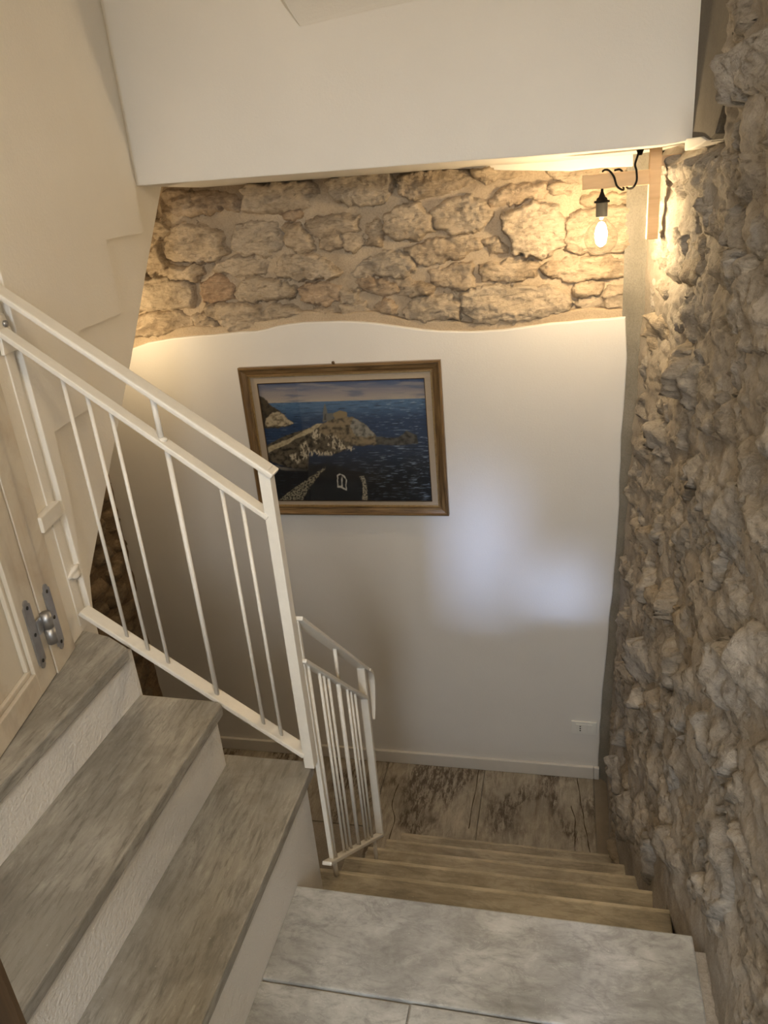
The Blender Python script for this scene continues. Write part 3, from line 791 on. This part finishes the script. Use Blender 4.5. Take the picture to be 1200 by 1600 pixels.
# ------------------------------------------------------------------ railing of the left flight
YR = 1.372
r1 = thing('stair_railing', (-0.59, YR, ZA), 'white painted iron railing climbing left to the wooden door', 'railing')
zt_ = lambda x: -0.118-0.742*(x+1.104)
zm_ = lambda x: -0.207-0.780*(x+1.110)
zb_ = lambda x: -0.867-0.737*(x+1.094)
box('post', (-0.606, YR-0.013, ZA), (-0.581, YR+0.013, zt_(-0.6)-0.004), M['white_metal'], r1, 0.002)
bar('handrail', (-1.150, YR, zt_(-1.150)), (-0.574, YR, zt_(-0.574)), 0.040, 0.012, (0, 1, 0), M['white_metal'], r1, 0.004)
bar('rail', (-1.125, YR, zm_(-1.125)), (-0.600, YR, zm_(-0.600)), 0.032, 0.012, (0, 1, 0), M['white_metal'], r1, 0.003)
bar('rail', (-1.112, YR, zb_(-1.112)), (-0.602, YR, zb_(-0.602)), 0.036, 0.012, (0, 1, 0), M['white_metal'], r1, 0.003)
for x in (-1.011, -0.963, -0.917, -0.806, -0.699, -0.658):
    r = 0.0058 if x == -0.806 else 0.0043
    tube('baluster', [(x, YR, zm_(x)-0.004), (x, YR, zb_(x)+0.004)], r, M['white_metal'], r1, 10)
tube('baluster', [(-0.815, YR, zt_(-0.815)-0.004), (-0.813, YR, zm_(-0.813)+0.004)], 0.0062, M['white_metal'], r1, 10)
bm = bmesh.new(); bmesh.ops.create_uvsphere(bm, u_segments=12, v_segments=8, radius=0.011)
for v in bm.verts: v.co = Vector((v.co.x-0.811, v.co.y+YR, v.co.z*0.6+zm_(-0.811)+0.006))
bm_obj('weld', bm, M['white_metal'], r1, True)
# flat post let into the wall at the upper end
prism('wall_post', [(0.062, -0.905), (0.098, -0.905), (0.098, -0.10), (0.062, -0.10)], lambda u, v: W(u, v, 0.0), lambda u, v: W(u, v, 0.0075), M['plaster'], r1, 0.002)
prism('bracket', [(0.045, -0.245), (0.105, -0.245), (0.105, -0.205), (0.09, -0.165), (0.06, -0.165)], lambda u, v: W(u, v, 0.006), lambda u, v: W(u, v, 0.014), M['white_metal'], r1, 0.002)
tube('bolt', [W(0.078, -0.185, 0.012), W(0.078, -0.185, 0.020)], 0.007, M['steel'], r1, 10)

# ------------------------------------------------------------------ railing of the flight down
XR = -0.585
r2 = thing('stair_railing', (XR, 1.4, ZS-RISE), 'smaller white iron railing going down beside the descending steps', 'railing')
def lin(p, q): return lambda y: p[1]+(q[1]-p[1])*(y-p[0])/(q[0]-p[0])
t2 = lin((1.379, -0.852), (1.877, -1.343)); m2 = lin((1.378, -0.966), (1.821, -1.402)); b2 = lin((1.348, -1.566), (1.800, -1.937))
bar('handrail', (XR, 1.392, t2(1.392)), (XR, 1.872, t2(1.872)), 0.034, 0.010, (1, 0, 0), M['white_metal'], r2, 0.003)
bar('rail', (XR, 1.388, m2(1.388)), (XR, 1.830, m2(1.830)), 0.026, 0.010, (1, 0, 0), M['white_metal'], r2, 0.003)
bar('rail', (XR, 1.355, b2(1.355)), (XR, 1.835, b2(1.835)), 0.026, 0.010, (1, 0, 0), M['white_metal'], r2, 0.003)
box('post', (XR-0.007, 1.392, -1.60), (XR+0.005, 1.402, -0.87), M['white_metal'], r2, 0.002)
box('post', (XR-0.012, 1.822, b2(1.828)), (XR+0.012, 1.838, t2(1.828)-0.004), M['white_metal'], r2, 0.002)
pth = smooth_path([(XR+0.004, 1.862, t2(1.862)), (XR+0.006, 1.890, t2(1.89)-0.006), (XR+0.006, 1.905, -1.40), (XR+0.006, 1.900, -1.47), (XR+0.006, 1.885, -1.53)], 6)
vs, fs = [], []
for i, p in enumerate(pth):
    w = 0.016*(1-0.75*i/(len(pth)-1)); q = pth[min(i+1, len(pth)-1)]-pth[max(i-1, 0)]
    nn = Vector((0, -q.z, q.y)).normalized()*0.004
    for s, t in ((-1, -1), (1, -1), (1, 1), (-1, 1)):
        vs.append((p.x+s*w, p.y+t*nn.y, p.z+t*nn.z))
    if i:
        o_ = 4*i
        for k_ in range(4): fs.append((o_-4+k_, o_-4+(k_+1) % 4, o_+(k_+1) % 4, o_+k_))
fs += [(3, 2, 1, 0), tuple(range(len(vs)-4, len(vs)))]
mesh_obj('curved_end', vs, fs, M['white_metal'], r2, label='handrail end curving down')
for y in (1.418, 1.488, 1.514, 1.546, 1.613, 1.680, 1.708, 1.742):
    r = 0.0065 if y in (1.418, 1.613) else 0.0043
    tube('baluster', [(XR, y, m2(y)-0.003), (XR, y, b2(y)+0.003)], r, M['white_metal'], r2, 8)
tube('baluster', [(XR, 1.622, t2(1.622)-0.003), (XR, 1.620, m2(1.620)+0.003)], 0.0055, M['white_metal'], r2, 8)
for y, zf in ((1.432, ZS-RISE), (1.79, ZS-RISE*3)):
    tube('foot', [(XR-0.01, y, b2(y)), (XR-0.01, y, zf)], 0.007, M['white_metal'], r2, 8)

# ------------------------------------------------------------------ whitewashed door
door = thing('door_1', W(-0.5, ZC), 'whitewashed panelled wooden door with a grey steel hinge', 'door')
door['kind'] = 'structure'
def wbox(name, s0, s1, z0, z1, d0, d1, mat, parent, bevel=0.002, label=None):
    return prism(name, [(s0, z0), (s1, z0), (s1, z1), (s0, z1)], lambda u, v: W(u, v, d0), lambda u, v: W(u, v, d1), mat, parent, bevel, 2, False, label)
wbox('door_frame', -0.1065, -0.003, ZC, 0.97, -0.03, 0.014, M['door_wood'], door)
wbox('stile', -0.190, -0.1105, ZC+0.003, 0.95, -0.03, 0.012, M['door_wood'], door)
wbox('stile', -0.91, -0.83, ZC+0.003, 0.95, -0.03, 0.012, M['door_wood'], door)
wbox('bottom_rail', -0.83, -0.190, ZC+0.003, -0.868, -0.03, 0.012, M['door_wood'], door)
wbox('middle_rail', -0.83, -0.190, -0.10, 0.0, -0.03, 0.012, M['door_wood'], door)
wbox('top_rail', -0.83, -0.190, 0.87, 0.95, -0.03, 0.012, M['door_wood'], door)
for z0, z1 in ((-0.868, -0.10), (0.0, 0.87)):
    wbox('panel', -0.83, -0.190, z0, z1, -0.03, -0.006, M['door_wood'], door)
    wbox('panel_moulding', -0.83, -0.190, z0, z0+0.012, -0.006, 0.004, M['door_wood'], door, 0.003)
    wbox('panel_moulding', -0.202, -0.190, z0+0.012, z1, -0.006, 0.004, M['door_wood'], door, 0.003)
def plate(s0, s1, z0, z1, nm):
    w = s1-s0; e = 0.014
    pts = [(s0, z0+e), (s0+0.22*w, z0+e*0.75), (s0+0.22*w, z0+e*0.35), (s0+0.40*w, z0), (s0+0.60*w, z0), (s0+0.78*w, z0+e*0.35), (s0+0.78*w, z0+e*0.75), (s1, z0+e),
           (s1, z1-e), (s0+0.78*w, z1-e*0.75), (s0+0.78*w, z1-e*0.35), (s0+0.60*w, z1), (s0+0.40*w, z1), (s0+0.22*w, z1-e*0.35), (s0+0.22*w, z1-e*0.75), (s0, z1-e)]
    return pts
hinge = prism('hinge', plate(-0.170, -0.138, -0.876, -0.712, 0), lambda u, v: W(u, v, 0.012), lambda u, v: W(u, v, 0.0155), M['steel'], door, 0.0008, 1, False, 'grey steel hinge')
prism('hinge_plate', plate(-0.080, -0.048, -0.886, -0.722, 0), lambda u, v: W(u, v, 0.014), lambda u, v: W(u, v, 0.0175), M['steel'], hinge, 0.0008, 1)
tube('knuckle', [W(-0.109, -0.842, 0.024), W(-0.109, -0.806, 0.024)], 0.0115, M['steel'], hinge, 16)
tube('knuckle', [W(-0.109, -0.804, 0.024), W(-0.109, -0.768, 0.024)], 0.0115, M['steel'], hinge, 16)
wbox('knuckle_tab', -0.140, -0.109, -0.804, -0.770, 0.0155, 0.0185, M['steel'], hinge, 0.0005)
wbox('knuckle_tab', -0.109, -0.078, -0.842, -0.806, 0.0175, 0.0205, M['steel'], hinge, 0.0005)
for s, zs, d in ((-0.154, (-0.730, -0.795, -0.858), 0.0155), (-0.064, (-0.740, -0.805, -0.868), 0.0175)):
    for q in zs:
        tube('screw', [W(s, q, d-0.001), W(s, q, d+0.0012)], 0.0042, M['dark'], hinge, 10)
wbox('stop_block', -0.010, 0.092, -0.625, -0.588, 0.004, 0.022, M['white_metal'], door, 0.003, 'small white batten beside the frame')

# ------------------------------------------------------------------ wooden post in the near corner
wp_ = thing('wooden_post', (-0.51, 0.30, ZS), 'dark brown wooden post close by at the bottom left corner', 'post')
box('shaft', (-0.58, 0.250, ZS), (-0.443, 0.345, -0.50), M['brown_wood'], wp_, 0.008)
box('cap', (-0.588, 0.242, -0.50), (-0.435, 0.353, -0.465), M['brown_wood'], wp_, 0.01)

# ------------------------------------------------------------------ wall lamp
lamp = thing('wall_lamp', (0.27, 2.70, -0.2), 'wooden bracket lamp with a bare globe bulb on the stone wall', 'lamp')
box('back_plate', (0.252, 2.690, -0.212), (0.287, 2.722, 0.052), M['lamp_wood'], lamp, 0.002)
box('spacer', (0.285, 2.716, 0.0), (0.36, 2.721, 0.03), M['lamp_wood'], lamp, 0.002)
box('arm', (0.052, 2.682, -0.050), (0.252, 2.722, -0.006), M['lamp_wood'], lamp, 0.002)
cy = 2.702; cx = 0.113
lathe('bulb_holder', [(0.0, 0.062), (0.004, 0.062), (0.0045, 0.045), (0.008, 0.036), (0.010, 0.030), (0.016, 0.026), (0.0175, 0.020), (0.024, 0.019), (0.0245, 0.013), (0.018, 0.012), (0.018, -0.028), (0.015, -0.030), (0.0, -0.030)],
      (cx, cy, -0.104), M['black'], lamp, label='black bulb holder')
prof = [(0.013, 0.062)]
R_ = 0.0525
for i in range(1, 19):
    t = math.radians(22+158*i/18)
    prof.append((max(R_*math.sin(t), 0.0), R_*math.cos(t)))
prof[-1] = (0.0, -R_)
bulb = lathe('bulb', prof, (cx, cy, -0.198), M['bulb_glass'], lamp, 32, 'clear glass globe bulb')
lathe('filament', [(0.0, 0.042), (0.008, 0.039), (0.015, 0.027), (0.0195, 0.008), (0.018, -0.012), (0.010, -0.028), (0.0, -0.033)], (cx, cy, -0.190), M['filament'], bulb, 16)
cord1 = [(0.222, 2.700, 0.066), (0.217, 2.692, 0.040), (0.208, 2.680, 0.012), (0.212, 2.674, -0.006), (0.214, 2.673, -0.034), (0.206, 2.677, -0.052), (0.196, 2.702, -0.057), (0.188, 2.727, -0.050), (0.182, 2.730, -0.02), (0.168, 2.726, 0.000), (0.150, 2.71, 0.0)]
cord2 = [(0.113, 2.702, -0.0), (0.120, 2.690, 0.004), (0.132, 2.678, 0.000), (0.146, 2.673, -0.018), (0.155, 2.674, -0.044), (0.168, 2.680, -0.056), (0.178, 2.702, -0.058), (0.176, 2.728, -0.045)]
tube('cord', smooth_path(cord1, 6), 0.0032, M['black'], lamp, 8, 'black cord wound round the arm')
tube('cord', smooth_path(cord2, 6), 0.0032, M['black'], lamp, 8)
lathe('cord_hook', [(0.0, 0.016), (0.012, 0.016), (0.011, 0.0), (0.006, -0.014), (0.0, -0.014)], (0.223, 2.700, 0.050), M['black'], lamp, 14)

# ------------------------------------------------------------------ socket
so = thing('wall_socket', (0.10, YB, -2.433), 'white three-hole power socket near the foot of the plaster wall', 'socket')
box('cover_plate', (0.043, YB-0.010, -2.433), (0.159, YB, -2.361), M['white_plastic'], so, 0.003)
for i, (x0, x1) in enumerate(((0.066, 0.0905), (0.0915, 0.1135), (0.1145, 0.138))):
    mo = box('module', (x0, YB-0.013, -2.420), (x1, YB-0.009, -2.374), M['white_plastic'], so, 0.0012)
    if i == 0:
        for dz in (-0.0115, 0, 0.0115):
            tube('pin_hole', [(x0+0.0185, YB-0.0128, -2.397+dz), (x0+0.0185, YB-0.0137, -2.397+dz)], 0.0034, M['dark'], mo, 10)

# ------------------------------------------------------------------ framed seascape
PX0, PX1, PZ0, PZ1 = -1.345, -0.479, -1.307, -0.633
pic = thing('framed_painting', ((PX0+PX1)/2, YB, PZ0), 'dark blue seascape painting with rocky headland in an antique gold frame', 'painting')
M['gilt'] = plain_mat('dull_gilt', (0.42, 0.29, 0.13), 0.35, 0.4, 0.4, 80)
fwid = 0.042
def frame_side(c0, c1, i0, i1, horiz):
    # moulding cross-section: (fraction across, protrusion)
    prof = [(0.0, 0.0), (0.0, 0.022), (0.10, 0.027), (0.22, 0.027), (0.30, 0.022), (0.62, 0.018), (0.78, 0.014), (0.84, 0.017), (0.92, 0.017), (1.0, 0.008), (1.0, 0.0)]
    bm = bmesh.new(); A = []; B = []
    for t, d in prof:
        A.append(bm.verts.new((c0[0]+(i0[0]-c0[0])*t, YB-0.001-d, c0[1]+(i0[1]-c0[1])*t)))
        B.append(bm.verts.new((c1[0]+(i1[0]-c1[0])*t, YB-0.001-d, c1[1]+(i1[1]-c1[1])*t)))
    for i in range(len(prof)-1): bm.faces.new((A[i], A[i+1], B[i+1], B[i]))
    bm.faces.new(A); bm.faces.new(B[::-1]); bm.faces.new((A[0], B[0], B[-1], A[-1]))
    bm_obj('frame_side', bm, M['frame_gold'] if horiz else M['frame_gold_v'], pic)
M['frame_gold_v'] = wood_mat('antique_gold_frame_upright', (0.055, 0.03, 0.012), (0.26, 0.165, 0.075), None, 'z', 0.32, 1.5)
O = [(PX0, PZ0), (PX1, PZ0), (PX1, PZ1), (PX0, PZ1)]
I = [(PX0+fwid, PZ0+fwid), (PX1-fwid, PZ0+fwid), (PX1-fwid, PZ1-fwid), (PX0+fwid, PZ1-fwid)]
for k in range(4):
    frame_side(O[k], O[(k+1) % 4], I[k], I[(k+1) % 4], k % 2 == 0)
CX0, CX1, CZ0, CZ1 = -1.272, -0.551, -1.244, -0.706
bm = bmesh.new()
o_ = [(PX0+fwid-0.004, PZ0+fwid-0.004), (PX1-fwid+0.004, PZ0+fwid-0.004), (PX1-fwid+0.004, PZ1-fwid+0.004), (PX0+fwid-0.004, PZ1-fwid+0.004)]
i_ = [(CX0, CZ0), (CX1, CZ0), (CX1, CZ1), (CX0, CZ1)]
vo = [bm.verts.new((x, YB-0.007, z)) for x, z in o_]; vi = [bm.verts.new((x, YB-0.007, z)) for x, z in i_]; vd = [bm.verts.new((x, YB-0.003, z)) for x, z in i_]
for k in range(4):
    j = (k+1) % 4
    bm.faces.new((vo[k], vo[j], vi[j], vi[k])); bm.faces.new((vi[k], vi[j], vd[j], vd[k]))
bm_obj('mat_board', bm, M['mat_board'], pic, label='beige mat board')
for k in range(4):
    a_, c_ = i_[k], i_[(k+1) % 4]
    bar('inner_bead', (a_[0], YB-0.008, a_[1]), (c_[0], YB-0.008, c_[1]), 0.004, 0.003, (0, 1, 0), M['frame_dark'], pic, 0.0005)
for k in range(4):
    a_, c_ = I[k], I[(k+1) % 4]
    bar('gilt_bead', (a_[0], YB-0.012, a_[1]), (c_[0], YB-0.012, c_[1]), 0.007, 0.006, (0, 1, 0), M['gilt'], pic, 0.002)
lathe('hanger', [(0.0, 0.012), (0.006, 0.010), (0.007, 0.003), (0.004, 0.0), (0.0, 0.0)], (-0.925, YB-0.012, PZ1), M['frame_dark'], pic, 10)

# the painting itself: paint colour per vertex of a fine grid
nu, nv = 300, 224
uu, vv = np.meshgrid(np.linspace(0, 1, nu), np.linspace(0, 1, nv), indexing='ij')
ca, cb, cc, cd = np.array((178, 185.)), np.array((965, 160.)), np.array((1002, 738.)), np.array((272, 740.))
tt = 1-vv
X_ = (ca[0]*(1-uu)+cb[0]*uu)*(1-tt) + (cd[0]*(1-uu)+cc[0]*uu)*tt
Y_ = (ca[1]*(1-uu)+cb[1]*uu)*(1-tt) + (cd[1]*(1-uu)+cc[1]*uu)*tt
def lin_c(r, g, b):
    c = np.array((r, g, b))/255.0
    return np.where(c <= 0.04045, c/12.92, ((c+0.055)/1.055)**2.4)
hz = 275-25*(X_-178)/790
img = np.zeros((nu, nv, 3))
def paint(mask, col, a=1.0):
    global img
    mk = (mask*a)[..., None]
    img = img*(1-mk)+np.asarray(col)*mk
def poly_mask(pts, soft=4): return sstep(-soft, soft, poly_sdf(pts, X_, Y_) + 4*fbm(X_*0.05, Y_*0.05, 2))
k = np.clip((Y_-170)/(hz-170), 0, 1)
sky = lin_c(58, 84, 128)[None, None]*(1-k[..., None]) + lin_c(172, 160, 150)[None, None]*k[..., None]
img = sky.copy()
paint(sstep(0.05, 0.5, fbm(X_*0.006, Y_*0.06, 4)+0.1), lin_c(150, 145, 145), 0.6)
paint(sstep(0.1, 0.6, fbm(X_*0.007+40, Y_*0.05, 4)), lin_c(70, 90, 125), 0.6)
dep = np.clip((Y_-hz)/430, 0, 1)
sea = lin_c(74, 108, 146)*(1-sstep(0, 0.25, dep))[..., None] + lin_c(30, 56, 92)*(sstep(0, 0.25, dep)*(1-sstep(0.3, 0.85, dep)))[..., None] + lin_c(12, 20, 32)*sstep(0.3, 0.85, dep)[..., None]
ms = sstep(-1.5, 1.5, Y_-hz)[..., None]
img = img*(1-ms)+sea*ms
sfr = 0.02+0.10*(1-dep)
st = fbm(X_*0.018, Y_*0.16, 4)
rightsea = sstep(560, 900, X_)*0.7+0.3
paint(sstep(0.22, 0.6, st)*ms[..., 0]*rightsea, lin_c(140, 160, 185), 0.75)
paint(sstep(0.2, 0.5, -st)*ms[..., 0], lin_c(10, 20, 40), 0.6)
rk = fbm(X_*0.04, Y_*0.05, 4); rk2 = ridged(X_*0.035, Y_*0.02, 3)
def rock(pts, dark, light, sh=0.0, soft=3):
    mk = poly_mask(pts, soft); t = np.clip(0.5+rk*1.5+0.35*(rk2-0.6)+sh, 0, 1)[..., None]
    global img
    img = img*(1-mk[..., None]) + (lin_c(*dark)*(1-t)+lin_c(*light)*t)*mk[..., None]
    return mk
rock([(170, 235), (215, 252), (245, 285), (290, 310), (320, 340), (358, 366), (330, 380), (280, 388), (200, 388)], (38, 34, 28), (70, 62, 48))
rock([(250, 318), (290, 312), (320, 340), (356, 366), (320, 378), (270, 380), (215, 380), (220, 345)], (90, 80, 62), (176, 164, 140), 0.1)
rock([(225, 470), (300, 430), (420, 390), (520, 370), (600, 400), (650, 470), (560, 510), (430, 500), (430, 590), (330, 575), (240, 545)], (20, 18, 16), (92, 84, 70), -0.05)
rock([(228, 480), (330, 440), (470, 368), (495, 368), (440, 410), (365, 438), (335, 460), (235, 505)], (140, 128, 104), (178, 166, 138), 0.15)
rock([(480, 378), (520, 352), (560, 336), (640, 335), (700, 375), (748, 425), (750, 465), (665, 472), (610, 450), (540, 430), (480, 410)], (62, 54, 42), (134, 120, 96))
rock([(640, 338), (700, 375), (745, 420), (700, 430), (650, 425), (625, 380)], (80, 80, 78), (142, 140, 132))
rock([(740, 425), (800, 432), (850, 430), (885, 400), (932, 420), (938, 458), (860, 468), (750, 465)], (24, 24, 24), (84, 82, 76), 0.0)
for pts in ([(442, 412), (470, 386), (486, 400), (484, 458), (448, 458)], [(505, 425), (560, 418), (605, 470), (650, 480), (640, 495), (560, 490), (520, 470)], [(385, 455), (415, 448), (438, 500), (395, 508)], [(330, 520), (440, 485), (560, 500), (540, 515), (440, 520), (370, 560)]):
    mk = poly_mask(pts, 7)*sstep(0.0, 0.3, fbm(X_*0.07, Y_*0.03, 4, 0.7)+0.06)
    paint(mk, lin_c(196, 186, 164), 0.9)
paint(poly_mask([(496, 358), (499, 292), (505, 276), (512, 294), (517, 318), (545, 318), (546, 346), (500, 360)], 2), lin_c(104, 104, 100))
paint(poly_mask([(503, 322), (512, 322), (512, 350), (503, 350)], 1.5), lin_c(66, 66, 64))
paint(poly_mask([(545, 316), (578, 308), (611, 312), (613, 335), (546, 342)], 2), lin_c(132, 118, 90))
paint(poly_mask([(236, 560), (330, 580), (430, 585), (420, 596), (320, 592), (240, 570)], 2), lin_c(120, 116, 108), 0.8)
dk = poly_mask([(245, 600), (500, 560), (560, 570), (700, 600), (900, 640), (900, 745), (255, 745)], 12)
paint(dk, lin_c(9, 11, 15), 0.75)
wm = poly_mask([(285, 742), (345, 692), (420, 636), (508, 572), (512, 580), (462, 640), (425, 700), (405, 738)], 2)
paint(wm*sstep(-0.35, 0.25, fbm(X_*0.12, Y_*0.12, 3)), lin_c(150, 144, 124), 0.85)
paint(poly_mask([(672, 618), (692, 616), (706, 660), (709, 738), (684, 738), (688, 660)], 2)*sstep(-0.4, 0.2, fbm(X_*0.15, Y_*0.15, 2)), lin_c(170, 164, 146), 0.9)
paint(poly_mask([(430, 660), (520, 645), (670, 642), (680, 738), (420, 738)], 3), lin_c(30, 36, 42), 0.6)
ar = poly_mask([(564, 610), (578, 604), (604, 616), (612, 640), (612, 688), (570, 672)], 1.5)
ari = poly_mask([(569, 614), (587, 611), (588, 668), (574, 664)], 1.0) + poly_mask([(592, 619), (606, 630), (608, 680), (592, 673)], 1.0)
paint(np.clip(ar-ari, 0, 1), lin_c(190, 190, 184), 0.95)
paint(sstep(0.28, 0.55, fbm(X_*0.02+70, Y_*0.14, 3))*sstep(640, 760, X_)*sstep(470, 520, Y_), lin_c(120, 135, 150), 0.55)
img *= (1+0.10*fbm(X_*0.2, Y_*0.2, 2))[..., None]
img = np.clip(img, 0, 1)
Pp = np.stack([CX0+(CX1-CX0)*uu, np.full_like(uu, YB-0.0035), CZ0+(CZ1-CZ0)*vv], -1)
mt, nt, b = new_mat('painted_seascape')
at = N(nt, 'ShaderNodeAttribute', attribute_name='paint')
nt.links.new(at.outputs['Color'], b.inputs['Base Color']); b.inputs['Roughness'].default_value = 0.6
cv = grid_obj('painting', uu, vv, Pp, mt, pic, label='seascape with a church and fort on a rocky point')
ca_ = cv.data.color_attributes.new('paint', 'FLOAT_COLOR', 'POINT')
ca_.data.foreach_set('color', np.concatenate([img.reshape(-1, 3), np.ones((nu*nv, 1))], 1).astype(np.float32).ravel())
mesh_obj('glass', [(PX0+fwid-0.003, YB-0.010, PZ0+fwid-0.003), (PX1-fwid+0.003, YB-0.010, PZ0+fwid-0.003), (PX1-fwid+0.003, YB-0.010, PZ1-fwid+0.003), (PX0+fwid-0.003, YB-0.010, PZ1-fwid+0.003)],
         [(0, 1, 2, 3)], M['picture_glass'], pic)
